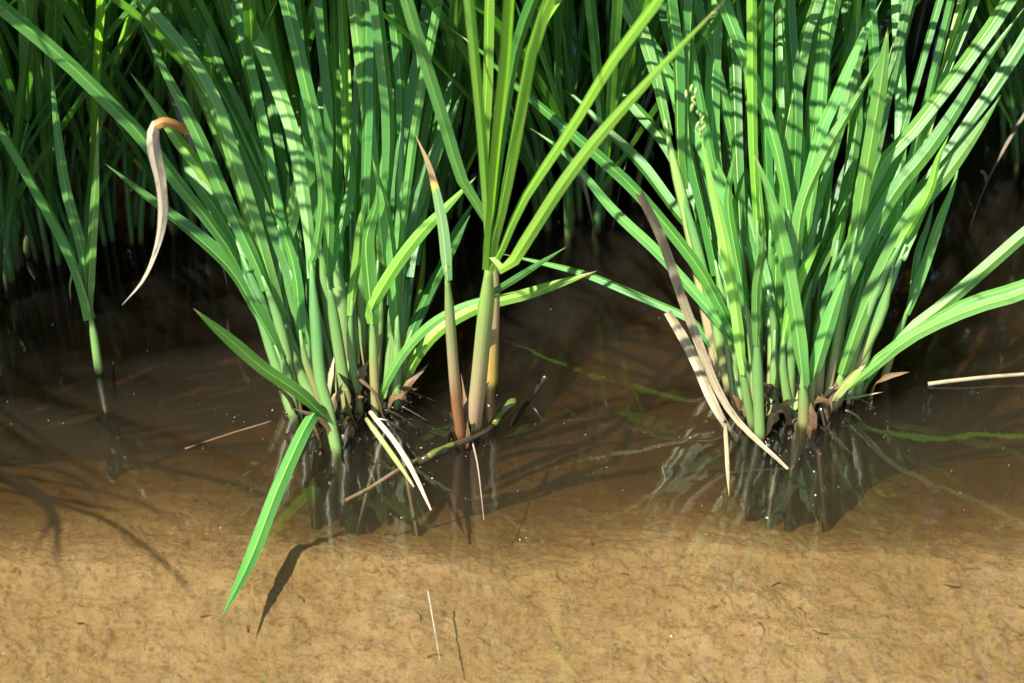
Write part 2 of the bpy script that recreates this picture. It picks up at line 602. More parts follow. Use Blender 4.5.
a([(350, 210), (346, 133), (344, 60), (342, 0)], 9, (352, 395), mat='leaf_lime', **OFF)
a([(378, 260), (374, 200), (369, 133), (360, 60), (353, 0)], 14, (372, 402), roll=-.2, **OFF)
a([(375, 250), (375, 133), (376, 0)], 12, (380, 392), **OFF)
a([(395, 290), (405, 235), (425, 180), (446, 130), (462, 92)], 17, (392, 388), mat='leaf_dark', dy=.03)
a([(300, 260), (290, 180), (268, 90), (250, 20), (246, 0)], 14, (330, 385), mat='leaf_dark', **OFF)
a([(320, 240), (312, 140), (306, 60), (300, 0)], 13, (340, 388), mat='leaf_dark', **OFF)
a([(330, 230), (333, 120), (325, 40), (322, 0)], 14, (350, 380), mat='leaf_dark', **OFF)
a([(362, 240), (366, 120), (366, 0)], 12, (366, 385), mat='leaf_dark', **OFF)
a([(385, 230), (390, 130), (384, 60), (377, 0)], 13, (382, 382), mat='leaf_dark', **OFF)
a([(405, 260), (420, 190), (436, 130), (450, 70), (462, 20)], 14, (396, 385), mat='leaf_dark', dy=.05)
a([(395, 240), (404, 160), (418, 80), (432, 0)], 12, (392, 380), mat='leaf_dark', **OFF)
a([(290, 270), (268, 205), (240, 140), (215, 90), (175, 50)], 12, (322, 400), mat='leaf_dark')
a([(285, 280), (275, 240), (262, 200), (254, 150), (252, 110)], 12, (318, 404), dy=-.01)
a([(300, 300), (298, 255), (292, 215), (288, 175)], 13, (322, 408), roll=.5)
a([(282, 250), (292, 215), (297, 190), (298, 155)], 14, (318, 404), roll=-.3, mat='leaf', dy=-.02)
a([(352, 300), (358, 255), (360, 225), (366, 195)], 10, (360, 412), mat='leaf_lime')
a([(412, 330), (432, 285), (452, 250), (470, 215)], 11, (400, 395), mat='leaf_dark', dy=.03)
a([(420, 320), (438, 280), (455, 235), (482, 190)], 10, (404, 392), mat='leaf_dark', dy=.04)
a([(300, 330), (296, 280), (286, 240), (270, 205)], 11, (326, 412))
a([(345, 320), (343, 270), (340, 220), (344, 180)], 10, (352, 410), mat='leaf_dark')

# ---- young plant with a reddish foot, right of the big clump
B = Clump('rice_plant', (472, 434), 'slender yellow-green rice plant with reddish foot, rising beside the large left clump', G_FRONT, back=-.1, jit=.06)
B.tiller([(461, 437), (456, 395), (452, 345), (449, 300), (446, 265)], 13,
         [([(441, 220), (430, 170), (415, 134)], dict(w=11, mat='leaf_rust', dy=.05, roll=-.3, tip_at=.25))], -.01, mat='stem_red', w1=9)
B.tiller([(473, 431), (478, 390), (483, 340), (488, 290), (489, 255)], 17,
         [([(486, 190), (482, 133), (477, 80), (472, 30), (469, 0)], dict(w=9, tip=False, dy=-.03, mat='leaf_lime', roll=.1)),
          ([(494, 190), (500, 125), (507, 60), (511, 0)], dict(w=8.5, tip=False, dy=-.04, mat='leaf_lime')),
          ([(500, 210), (517, 120), (531, 45), (548, 0)], dict(w=9.5, tip=False, dy=-.03, mat='leaf_lime')),
          ([(505, 270), (530, 235), (560, 188), (600, 135), (660, 68), (725, 0)], dict(w=12, dy=-.06, mat='leaf_lime', roll=.1, tip_at=.35)),
          ([(500, 250), (521, 202), (556, 149), (575, 120), (609, 64), (640, 22), (659, -4)], dict(w=9, tip=False, dy=-.02, mat='leaf_lime'))],
         -.03, mat='stem_yellow', w1=14)
B.tiller([(492, 384), (493, 340), (494, 285), (490, 235)], 13,
         [([(500, 150), (512, 70), (522, 30), (534, 0)], dict(w=11, tip=False, dy=0, mat='leaf')),
          ([(484, 215), (463, 184), (443, 120), (424, 60), (406, 0)], dict(w=12, tip=False, dy=0, mat='leaf')),
          ([(482, 170), (486, 90), (488, 0)], dict(w=9, tip=False, dy=.02, mat='leaf_lime'))], .0, mat='stem_yellow')
B.tiller([(480, 400), (480, 340), (484, 300)], 10,
         [([(520, 276), (566, 247)], dict(w=7, dy=.01, mat='leaf_dark'))], 0, y0=.03)

# ---- big clump on the right
C_ = Clump('rice_clump', (785, 415), 'dense broad green rice clump on the right with blades fanning to the right edge', G_FRONT, back=.5)
c = C_.auto
C_.tiller([(719, 373), (712, 340), (704, 300), (694, 250), (683, 200), (673, 160), (665, 120)], 14,
          [([(655, 75), (643, 35), (634, 0)], dict(w=14, tip=False, dy=.0, roll=-.2))], .0, mat='stem_yellow', w1=10)
C_.tiller([(728, 385), (715, 320), (698, 250), (684, 200), (679, 176)], 11,
          [([(677, 120), (676, 60), (668, 0)], dict(w=12, tip=False, dy=.0)), ([(684, 140), (686, 100), (690, 60), (686, 0)], dict(w=11, tip=False, dy=.02))], .01)
c([(742, 352), (712, 290), (690, 255), (640, 195), (600, 157), (545, 110), (510, 80), (480, 50), (448, 27)], 13, (752, 405), lean=.0, dy=-.01, roll=.2)
c([(716, 262), (700, 238), (677, 214), (640, 165), (603, 128), (575, 98), (556, 86)], 13, (745, 390), lean=.01, dy=.02)
c([(722, 262), (700, 205), (672, 152), (655, 128), (625, 95), (590, 58), (553, 14)], 13, (748, 388), lean=.01, dy=.03)
c([(730, 345), (722, 326), (690, 288), (655, 250), (615, 212), (580, 170), (558, 147), (530, 128)], 11, (745, 398), lean=.0, dy=-.02, roll=-.2)
c([(706, 336), (690, 318), (650, 300), (590, 275), (545, 263), (498, 253)], 9, (722, 376), lean=.0, dy=-.02)
c([(768, 310), (760, 270), (747, 241), (720, 180), (690, 120), (660, 60), (622, 0)], 15, (772, 415), roll=.3, dy=-.02, **OFF)
c([(788, 210), (772, 133), (745, 60), (722, 0)], 13, (778, 400), roll=-.2, **OFF)
c([(737, 330), (728, 250), (716, 180), (712, 120), (714, 50), (715, 0)], 16, (752, 408), roll=.1, dy=-.01, **OFF)
c([(757, 220), (753, 133), (752, 0)], 10, (760, 395), mat='leaf_lime', **OFF)
c([(785, 210), (780, 133), (779, 60), (779, 0)], 11, (780, 395), **OFF)
c([(793, 200), (796, 110), (791, 50), (788, 0)], 13, (785, 385), mat='leaf_dark', **OFF)
c([(775, 330), (777, 210), (784, 140), (799, 65), (804, 35), (818, -6)], 13, (775, 412), roll=-.4, dy=-.01, **OFF)
c([(809, 253), (810, 160), (824, 60), (836, 0)], 13, (800, 400), roll=.2, **OFF)
c([(838, 240), (852, 160), (857, 100), (847, 0)], 14, (815, 395), mat='leaf_dark', **OFF)
c([(800, 210), (820, 133), (835, 98), (858, 45), (882, 0)], 13, (790, 400), roll=-.3)
C_.tiller([(825, 412), (840, 320), (850, 265), (857, 228)], 11,
          [([(870, 150), (880, 90), (888, 27)], dict(w=15, dy=-.02, roll=.1, tip_at=.7))], -.01, w1=6)
c([(797, 255), (803, 205), (825, 155), (845, 120), (865, 85), (881, 54)], 13, (790, 412), lean=-.01, roll=.25, dy=-.02)
c([(893, 265), (899, 190), (902, 120), (900, 60), (898, 0)], 13, (838, 398), roll=.2, **OFF)
c([(845, 255), (860, 210), (880, 165), (912, 130), (960, 68), (1008, 0)], 15, (812, 400), roll=-.3, dy=.0, **OFF)
c([(826, 345), (845, 290), (865, 243), (896, 190), (925, 155), (955, 112), (990, 55), (1024, 8)], 17, (815, 412), lean=-.005, roll=.3, dy=-.04)
c([(838, 330), (865, 270), (900, 215), (935, 172), (965, 128), (995, 85), (1030, 30)], 14, (825, 402), roll=-.2, dy=.0, **OFF)
c([(845, 365), (860, 320), (880, 275), (900, 235), (920, 205), (950, 170), (980, 128), (1001, 95)], 17, (832, 408), lean=-.005, roll=.1, dy=-.05, tip_at=.65)
c([(905, 235), (920, 210), (932, 185), (938, 160), (949, 135)], 11, (838, 404), dy=-.02, mat='leaf_lime')
C_.tiller([(884, 378), (898, 335), (912, 300)], 9,
          [([(926, 262), (940, 220), (952, 190), (959, 165)], dict(w=11, dy=-.02)), ([(918, 255), (928, 225), (934, 200)], dict(w=8, dy=.01, mat='leaf_dark'))], -.01)
C_.tiller([(856, 397), (861, 373), (873, 325), (892, 280), (906, 244)], 13,
          [([(922, 205), (938, 172), (965, 140)], dict(w=12, dy=.01))], -.01, w1=10)
C_.tiller([(862, 392), (872, 372)], 9,
          [([(912, 330), (941, 308), (990, 265), (1024, 235), (1066, 200)], dict(w=14, tip=False, dy=-.04, roll=.2, total=.38))], -.005)
C_.tiller([(838, 398), (848, 388)], 9,
          [([(875, 366), (905, 341), (940, 322), (980, 306), (1026, 292)], dict(w=12, tip=False, dy=-.05, mat='leaf', roll=-.1, total=.36)),
           ([(880, 355), (930, 322), (970, 300), (1030, 281)], dict(w=11, tip=False, dy=-.02, total=.36))], -.005)
C_.tiller([(830, 405), (836, 394)], 7, [([(850, 378), (866, 364)], dict(w=9, dy=-.01, mat='leaf_pale'))], -.01)
C_.tiller([(774, 408), (782, 403)], 6, [([(820, 397), (850, 397), (883, 392)], dict(w=6, dy=-.03, mat='leaf_pale', tip_at=.3))], -.005)
c([(802, 375), (795, 320), (781, 240), (768, 190), (752, 150)], 15, (804, 425), lean=-.01, roll=-.4, dy=-.02)
c([(815, 372), (830, 320), (840, 290), (849, 268)], 15, (808, 418), lean=-.01, roll=.3, dy=-.02)
c([(757, 330), (757, 290), (762, 255), (764, 215)], 10, (760, 436), lean=-.01, dy=-.01, sw=12, stem_mat='stem')
c([(742, 360), (736, 310), (724, 240), (708, 170), (700, 130)], 12, (752, 425), lean=-.01, mat='leaf_lime', dy=-.01)
c([(785, 330), (796, 285), (808, 262), (821, 241)], 13, (790, 415), lean=-.005, mat='leaf_lime', dy=-.02)
c([(800, 300), (815, 250), (840, 195), (862, 130), (870, 90)], 13, (800, 395), mat='leaf_dark', roll=.4)
c([(790, 280), (788, 220), (780, 160), (776, 120)], 14, (788, 410), mat='leaf', roll=.6)
c([(800, 255), (803, 200), (804, 150), (799, 110)], 14, (795, 405), dy=-.01)
c([(768, 290), (752, 230), (735, 170), (724, 138)], 12, (775, 408), mat='leaf_dark')
c([(812, 280), (835, 230), (852, 180), (868, 120), (888, 70), (900, 30)], 13, (806, 400), mat='leaf_dark', dy=.03)
c([(830, 290), (862, 225), (893, 170), (915, 125)], 15, (820, 400), mat='leaf_dark', dy=.02)
c([(770, 230), (765, 130), (766, 0)], 12, (770, 385), mat='leaf_dark', **OFF)
c([(800, 190), (812, 110), (822, 0)], 13, (790, 380), mat='leaf_dark', **OFF)
c([(820, 200), (845, 110), (862, 40), (872, 0)], 12, (800, 382), mat='leaf_dark', **OFF)
c([(740, 230), (735, 130), (733, 60), (725, 0)], 13, (752, 385), mat='leaf_dark', **OFF)
c([(725, 240), (706, 160), (690, 100), (672, 40), (664, 0)], 13, (742, 388), mat='leaf_dark', **OFF)
c([(715, 260), (702, 200), (690, 150), (688, 100), (692, 0)], 11, (738, 392), mat='leaf', **OFF)
c([(850, 230), (868, 150), (874, 70), (870, 0)], 12, (815, 385), mat='leaf_dark', **OFF)
c([(745, 300), (735, 250), (728, 200), (735, 150)], 11, (756, 410))
c([(800, 340), (800, 300), (806, 270), (822, 248)], 11, (796, 418), roll=.5)

# ---- single thin plant on the left
D = Clump('rice_plant', (98, 368), 'lone thin rice plant with three upright blades, standing in dark water on the left', G_FRONT, back=.25)
D.tiller([(99, 372), (94, 335), (88, 304)], 10,
         [([(70, 250), (35, 185), (0, 125), (-30, 80)], dict(w=12, tip=False, dy=.0, total=.34)),
          ([(82, 250), (66, 190), (56, 120), (50, 58)], dict(w=11, dy=.02)),
          ([(91, 245), (95, 185), (98, 118)], dict(w=10, dy=-.01, tip_at=.4)),
          ([(76, 270), (70, 285), (71, 303)], dict(w=3, dy=-.01, mat='leaf_pale'))], 0)
D.tiller([(117, 418), (113, 362)], 6, [], 0, mat='stem_yellow', y0=at_z(99, 372).y + .004)



def fill(cl, n, x0, x1, bx0, bx1, by0, by1, top, seed):
    q = random.Random(seed)
    for i in range(n):
        f = (i + q.random()) / n
        bx = bx0 + (bx1 - bx0) * min(1, max(0, f + q.uniform(-.2, .2)))
        by = q.uniform(by0, by1)
        tx = x0 + (x1 - x0) * f
        inside = q.random() < .5
        ty = q.uniform(40, 260) if inside else -12
        if inside: tx = bx + (tx - bx) * (by - ty) / by
        m1, m2 = q.uniform(.28, .42), q.uniform(.6, .75)
        bow = q.uniform(-14, 14)
        pts = [(bx + (tx - bx) * m * m ** .25 + bow * math.sin(m * 3.1), by + (ty - by) * m) for m in (m1, m2, 1)]
        cl.auto(pts, q.uniform(7, 11), (bx, by), lean=q.uniform(0, .02), dy=q.uniform(0, .05), tip=inside,
                mat=q.choice(('leaf', 'leaf', 'leaf_dark', 'leaf_dark', 'leaf_lime')), sw=q.uniform(8, 11))


fill(A, 40, 150, 470, 300, 405, 374, 402, 0, 71)
fill(C_, 44, 640, 985, 735, 850, 372, 404, 0, 72)


def crown(cl, px, n, rx, ry, seed):
    """peeling brown sheaths and old roots round the foot of a clump"""
    q = random.Random(seed)
    bases = [at_z(*p) for p in px]
    rv, rf_, ru, ra = [], [], [], []
    for i in range(n):
        b = q.choice(bases) + Vector((q.gauss(0, rx), q.gauss(0, ry), 0))
        a_ = q.uniform(0, 6.28)
        o2 = Vector((math.cos(a_), math.sin(a_), 0))
        if q.random() < .5:
            h = q.uniform(.008, .042)
            pts = [b - Vector((0, 0, .008)), b, b + o2 * h * .15 + Vector((0, 0, h * .6)), b + o2 * h * q.uniform(.2, .8) + Vector((0, 0, h))]
            g = blade_geo(pts, q.uniform(.003, .0075), q.uniform(-1.5, 1.5), q.uniform(-2, 2), q.uniform(.3, .9), None, n=8, wave=.16, tip_at=.6, base_w=1)
            o = mesh_obj('dead_sheath', *g, M[q.choice(('brown_dry', 'brown_dry', 'brown_dry', 'straw', 'twig', 'twig', 'twig'))], cl.root, cl.org)
        else:
            l = q.uniform(.006, .026)
            pts = [b + Vector((0, 0, q.uniform(.002, .012))), b + o2 * l * .4 + Vector((0, 0, .003)), b + o2 * l + Vector((0, 0, q.uniform(-.012, .003)))]
            v, f, u_, al = tube_geo(pts, q.uniform(.0005, .0014), .0004, n=6, seg=5)
            o0 = len(rv)
            rv += v; ru += u_; ra += al; rf_ += [tuple(k_ + o0 for k_ in t) for t in f]
    if n > 20: tag(mesh_obj('roots', rv, rf_, ru, ra, M['twig'], cl.root, cl.org), kind='stuff')


crown(A, [(293, 416), (320, 412), (336, 448), (349, 412), (376, 412), (396, 408), (402, 402), (330, 425), (360, 405)], 46, .007, .005, 5)
crown(B, [(461, 438), (474, 433)], 14, .006, .004, 6)
crown(C_, [(719, 373), (752, 425), (760, 434), (775, 412), (790, 412), (804, 424), (815, 412), (825, 412), (838, 400), (856, 397)], 50, .007, .005, 8)

# small flowering spike on the right clump
sv, sf, su, sa = [], [], [], []
sp_rng = random.Random(5)
for i in range(16):
    f = i / 15
    px = 690 + 12 * f + sp_rng.uniform(-7, 7) * (1 - abs(f - .3))
    py = 88 + 46 * f
    p = at_y(px, py, -0.005)
    ax = Vector((sp_rng.uniform(-.5, .5), sp_rng.uniform(-.4, .4), 1)).normalized()
    e1 = ax.orthogonal().normalized(); e2 = ax.cross(e1)
    o0 = len(sv)
    for r in range(5):
        q = r / 4
        rr = 0.0010 * math.sin(math.pi * min(.97, max(.03, q)))
        for j in range(6):
            an = j * math.pi / 3
            sv.append(p + ax * (q - .5) * .0055 + e1 * math.cos(an) * rr + e2 * math.sin(an) * rr)
            su.append((j / 6, q * .01 + f)); sa.append(q)
    for r in range(4):
        for j in range(6):
            sf.append((o0 + r * 6 + j, o0 + r * 6 + (j + 1) % 6, o0 + r * 6 + 6 + (j + 1) % 6, o0 + r * 6 + 6 + j))
mesh_obj('flower_spike', sv, sf, su, sa, M['spike'], C_.root, C_.org)

# ------------------------------------------------------------------ rows behind: grown plants, copied clump by clump
def grown_clump(seed, n_t, height, spread, dark=0.75):
    r = random.Random(seed)
    root = empty('rice_clump', (0, 0, 0))
    for i in range(n_t):
        az = 2 * math.pi * (i + r.uniform(-.4, .4)) / n_t * 2.4
        rad = spread * math.sqrt(r.uniform(.02, 1))
        b = Vector((math.cos(az) * rad, math.sin(az) * rad, 0))
        out = Vector((math.cos(az), math.sin(az), 0))
        lean = r.uniform(.04, .34)
        hs = height * r.uniform(.22, .36)
        top = b + out * hs * lean + Vector((0, 0, hs))
        path = [b - out * .012 - Vector((0, 0, .14)), b, b.lerp(top, .5) - out * hs * lean * .1, top]
        g = tube_geo(path, r.uniform(.0028, .0038), .0024, n=8, seg=7, taper=True)
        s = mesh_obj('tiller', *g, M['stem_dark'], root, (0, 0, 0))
        for j in range(r.choice((5, 5, 6, 6))):
            a2 = az + r.uniform(-1.0, 1.0) + (math.pi if r.random() < .18 else 0)
            o2 = Vector((math.cos(a2), math.sin(a2), 0))
            st = b.lerp(top, r.uniform(.2, 1.0)) if j else top
            L = height * r.uniform(.6, 1.05)
            tilt = r.uniform(.05, .35) if j < 2 else r.uniform(.10, .5)
            d = (Vector((0, 0, 1)) + o2 * tilt + out * lean * .6).normalized()
            p = st.copy(); pts = [p.copy()]
            dr = r.uniform(.03, .12)
            for q in range(6):
                p = p + d * (L / 6)
                pts.append(p.copy())
                d = (d + Vector((0, 0, -dr * (q + .5) / 3)) + o2 * dr * .35).normalized()
            g = blade_geo(pts, r.uniform(.0062, .0096), r.uniform(-.5, .5), r.uniform(-.9, .9), r.uniform(.15, .45), None, n=16, wave=.03)
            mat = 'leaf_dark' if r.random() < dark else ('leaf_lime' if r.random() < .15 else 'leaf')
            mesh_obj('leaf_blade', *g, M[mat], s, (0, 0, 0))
        if r.random() < .08:      # a withered lower blade
            a2 = az + r.uniform(-1, 1)
            o2 = Vector((math.cos(a2), math.sin(a2), 0))
            pts = [b + Vector((0, 0, hs * .5)), b + o2 * .04 + Vector((0, 0, hs * .75)), b + o2 * .085 + Vector((0, 0, hs * .35)), b + o2 * .10 + Vector((0, 0, .004))]
            g = blade_geo(pts, .005, r.uniform(-1, 1), r.uniform(-1, 2), .5, None, n=12, wave=.08)
            mesh_obj('withered_blade', *g, M['grey_dry'], s, (0, 0, 0))
    return root


def copy_clump(src, loc, rz, s):
    c0 = src.copy(); COL.objects.link(c0)
    for t in src.children:
        t2 = t.copy(); COL.objects.link(t2); t2.parent = c0
        for l in t.children:
            l2 = l.copy(); COL.objects.link(l2); l2.parent = t2
    c0.location = loc; c0.rotation_euler = (0, 0, rz); c0.scale = (s, s, s)
    return c0


protos = [grown_clump(21, 25, .62, .040), grown_clump(33, 23, .60, .042), grown_clump(47, 26, .64, .038)]
used = [False] * 3
SPOTS = [
    # base pixel x, y, prototype, rz, scale, label
    (-16, 268, 1, 0.4, .93, 'shaded rice clump cut by the left edge of the photo, nearest the edge'),
    (48, 238, 2, 4.6, .97, 'shaded rice clump between the left edge and the lone thin plant, set a little back'),
    (108, 226, 0, 1.9, 1.0, 'shaded rice clump standing behind the lone thin plant on the left'),
    (205, 206, 2, 3.0, 1.0, 'shaded rice clump half hidden behind the left side of the large left clump'),
    (300, 205, 2, 0.3, 1.0, 'shaded rice clump directly behind the large left clump'),
    (440, 195, 0, 4.1, 1.0, 'shaded rice clump behind the gap between large left clump and reddish-footed plant'),
    (585, 205, 1, 2.6, 1.0, 'shaded rice clump with bare stems in dark water between the two large clumps'),
    (735, 178, 2, 5.0, 1.0, 'shaded rice clump hidden behind the dense right clump'),
    (1052, 165, 0, 2.2, .95, 'rice clump at the upper right edge leaning into the photo over dark water'),
    (-205, 388, 2, 3.3, .9, 'rice clump of the front row just beyond the left edge of the photo'),
    (20, 62, 0, 5.6, 1.0, 'distant rice clump in the top left corner, deep in shade'),
    (170, 40, 1, 1.1, 1.0, 'distant rice clump in deep shade above the hanging withered leaf'),
    (330, 30, 2, 2.0, 1.0, 'distant rice clump seen only through the top of the large left clump'),
    (480, 38, 1, 3.6, 1.0, 'distant rice clump in deep shade behind the reddish-footed plant'),
    (640, 45, 0, 0.9, 1.0, 'distant rice clump in deep shade left of the dense right clump top'),
    (790, 20, 2, 1.4, 1.0, 'distant rice clump behind the top of the dense right clump'),
    (960, -6, 1, 4.4, 1.0, 'distant rice clump standing in dark water near the top right corner'),
]
for (px, py, pi_, rz, s, lab) in SPOTS:
    p = at_z(px, py)
    if not used[pi_]:
        o = protos[pi_]; used[pi_] = True
        o.location = p; o.rotation_euler = (0, 0, rz); o.scale = (s, s, s)
    else:
        o = copy_clump(protos[pi_], p, rz, s)
    tag(o, lab, 'rice plant', G_BACK)

# the field beyond, which reads as one mass
fv, ff, fu, fa = [], [], [], []
fr = random.Random(99)
for row in range(5):
    y = .78 + row * .26
    for kx in range(-9, 10):
        x = kx * .2 + fr.uniform(-.05, .05)
        for q in range(34):
            az = fr.uniform(0, 2 * math.pi)
            o2 = Vector((math.cos(az), math.sin(az), 0))
            p = Vector((x, y, 0)) + o2 * fr.uniform(0, .035); pts = [p.copy()]
            d = (Vector((0, 0, 1)) + o2 * fr.uniform(.02, .4)).normalized()
            L = fr.uniform(.4, .72)
            for i in range(5):
                p = p + d * L / 5; pts.append(p.copy())
                d = (d + Vector((0, 0, -.16 * i / 2)) + o2 * .07).normalized()
            v, f, u_, al = blade_geo(pts, fr.uniform(.008, .011), fr.uniform(-1, 1), fr.uniform(-1, 1), .3, None, n=7)
            o0 = len(fv)
            fv += v; fu += u_; fa += al
            ff += [tuple(i + o0 for i in t) for t in f]
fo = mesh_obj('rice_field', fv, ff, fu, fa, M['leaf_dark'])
tag(fo, 'mass of green rice filling the paddy beyond the second row', 'rice', kind='stuff')


# ------------------------------------------------------------------ loose and withered pieces
def loose_blade(name, px3, w, mat, label, cat, roll=0.2, fold=.3, wave=.08, tip_at=.5, base_w=.8, group=None, cut=0.0):
    """px3: (pixel x, pixel y, height above water)"""
    path = [at_z(x, y, z) for x, y, z in px3]
    g = blade_geo(path, w * PXM, roll, roll + rnd.uniform(-.3, .3), fold, face_camera, wave=wave, tip_at=tip_at, base_w=base_w, cut=cut)
    o = mesh_obj(name, *g, M[mat], None, path[0].copy())
    return tag(o, label, cat, group)


def loose_tube(name, px3, w, w1, mat, label, cat, swell=0.0, group=None):
    path = [at_z(x, y, z) for x, y, z in px3]
    g = tube_geo(path, w * PXM * .5, w1 * PXM * .5, n=18, seg=8, swell=swell)
    o = mesh_obj(name, *g, M[mat], None, path[0].copy())
    return tag(o, label, cat, group)


# withered blade hanging from the big clump: part of it
hang = [at_y(176, 124, -.03), at_y(164, 121, -.034), at_y(153, 127, -.037), at_y(153, 150, -.038), at_y(160, 185, -.038),
        at_y(162, 215, -.038), at_y(156, 248, -.04), at_y(143, 280, -.045), at_y(122, 305, -.05)]
g = blade_geo(hang[1:], 11 * PXM, .2, .5, .7, face_camera, wave=.14, tip_at=.3, base_w=.8, tip_pow=1.2)
hb = mesh_obj('withered_blade', *g, M['white_dry'], A.root, A.org)
hb['label'] = 'bleached withered blade hanging limp at the clump\'s left side'
g = blade_geo([at_y(190, 132, -.022), at_y(176, 125, -.03), at_y(163, 122, -.0345), at_y(153, 128, -.037)], 8 * PXM, .3, -.2, .4, face_camera, base_w=1, tip_at=.9)
mesh_obj('blade_base', *g, M['orange_dry'], hb, A.org)

loose_blade('floating_blade', [(365, 418, .016), (385, 445, .009), (404, 472, .004), (414, 487, .002)], 5, 'leaf_pale',
            'short yellow-green blade fragment floating below the large left clump', 'leaf fragment', group='leaf fragments on the water', cut=.3)
loose_blade('floating_blade', [(369, 411, .022), (393, 440, .014), (412, 470, .006), (431, 510, .001)], 5, 'white_dry',
            'bleached white blade fragment lying beside the yellow-green one on the water', 'leaf fragment', group='leaf fragments on the water', cut=.3)
loose_blade('withered_leaf', [(640, 195, .20), (662, 240, .155), (690, 320, .09), (728, 408, .03), (788, 469, .0)], 9, 'straw',
            'long pale straw blade leaning from the right clump into the water', 'dead leaf', roll=.1, group='withered blades beside the right clump', cut=.3)
loose_blade('withered_leaf', [(668, 312, .06), (690, 350, .04), (712, 400, .018), (726, 425, .004), (738, 440, -.012)], 10, 'straw',
            'short broad withered blade left of the long straw blade, dipping under water', 'dead leaf', roll=-.1, group='withered blades beside the right clump', cut=.5)
loose_blade('withered_leaf', [(725, 425, .004), (727, 460, .003), (729, 497, .002)], 4, 'straw',
            'thin straw sliver floating straight below the withered blades at right', 'dead leaf', group='withered blades beside the right clump')
loose_tube('straw_stalk', [(345, 501, -.006), (370, 488, -.002), (398, 470, .002), (420, 458, .002)], 5, 4, 'brown_dry',
           'brown straw stalk lying in the water in front of the white fragment', 'straw', group='stalks lying in the water')
loose_tube('straw_stalk', [(928, 384, .001), (960, 380, .003), (1000, 376, .004), (1060, 372, .005)], 5, 4, 'straw',
           'pale straw stalk floating by the right edge of the photo', 'straw', group='stalks lying in the water')
loose_tube('straw_stalk', [(185, 449, -.003), (230, 434, -.001), (272, 421, .001)], 3, 2, 'brown_dry',
           'thin tan stalk floating left of the large left clump', 'straw', group='stalks lying in the water')
loose_tube('dead_stick', [(512, 425, -.02), (528, 402, -.002), (538, 388, .010), (546, 376, .020)], 6, 5, 'twig',
           'dark broken stick poking out of the water right of the reddish stems', 'stick', swell=.2)
tw = loose_tube('wet_twig', [(418, 462, .001), (432, 456, .003), (450, 447, .003), (472, 438, .004), (488, 430, .004), (497, 418, .004), (508, 406, .006), (514, 402, .006)], 8, 9, 'twig',
                'dark knobbly wet twig with green algae at the foot of the reddish stems', 'twig', swell=.6)
g = tube_geo([at_z(494, 424, .008), at_z(500, 415, .009), at_z(509, 405, .011), at_z(514, 402, .010)], .0022, .0030, n=10, seg=8, swell=.6)
mesh_obj('algae', *g, M['twig_green'], tw, tw.location.copy())
g = tube_geo([at_z(428, 457, .006), at_z(440, 449, .007), at_z(455, 444, .005)], .0022, .0016, n=10, seg=8, swell=.5)
mesh_obj('algae', *g, M['twig_green'], tw, tw.location.copy())
for pts, lab in (([(472, 440, 0), (478, 468, -.004), (484, 520, -.012)], 'pale thread of root trailing in the water below the reddish stems'),
                 ([(428, 590, .001), (433, 620, .0015), (440, 660, .001)], 'thin pale straw floating over the lit mud below the twig')):
    loose_tube('root_thread' if 'root' in lab else 'straw_thread', pts, 2.2, 1, 'white_dry', lab, 'straw' if 'straw' in lab else 'root')
loose_tube('dry_stalk', [(962, -4, .16), (955, 25, .12), (952, 45, .09), (952, 70, .05), (950, 90, .02)], 4, 5, 'grey_dry',
           'limp grey stalk hanging at the upper right over dark water', 'dead stalk', group='grey stalks over the dark water')
loose_tube('dry_stalk', [(950, 22, .10), (940, 50, .06), (928, 75, .03), (914, 92, .0)], 4, 2, 'grey_dry',
           'broken grey stalk slanting left beneath the limp one at upper right', 'dead stalk', group='grey stalks over the dark water')

# ------------------------------------------------------------------ paddy bottom
SUN_EL, SUN_AZ = R(59.0), R(226.0)      # azimuth clockwise from +Y
DEPTH = .034


def vnoise(X, Y, s, seed):
    rs = np.random.RandomState(seed)
    tab = rs.rand(256, 256)
    x, y = X * s, Y * s
    xi, yi = np.floor(x).astype(int), np.floor(y).astype(int)
    fx, fy = x - xi, y - yi
    fx = fx * fx * (3 - 2 * fx); fy = fy * fy * (3 - 2 * fy)
    g = lambda a, b: tab[a & 255, b & 255]
    return ((g(xi, yi) * (1 - fx) + g(xi + 1, yi) * fx) * (1 - fy) + (g(xi, yi + 1) * (1 - fx) + g(xi + 1, yi + 1) * fx) * fy) - .5


def axis(lo, hi, step, far):
    mid = list(np.arange(lo, hi, step))
    out = []
    d, p = step, hi
    while p < far:
        out.append(p); d *= 1.35; p += d
    neg = []
    d, p = step * 1.35, lo - step * 1.35
    while p > -far:
        neg.append(p); d *= 1.35; p -= d
    return np.array(list(reversed(neg)) + mid + out + [far])


def axis2(segs, far):
    mid = []
    for lo, hi, st in segs: mid += list(np.arange(lo, hi - st * .5, st))
    hi, lo, step = segs[-1][1], segs[0][0], .0024
    out, neg = [], []
    d, p = step, hi
    while p < far: out.append(p); d *= 1.35; p += d
    d = step * 1.35; p = lo - d
    while p > -far: neg.append(p); d *= 1.35; p -= d
    return np.array(list(reversed(neg)) + mid + out + [far])


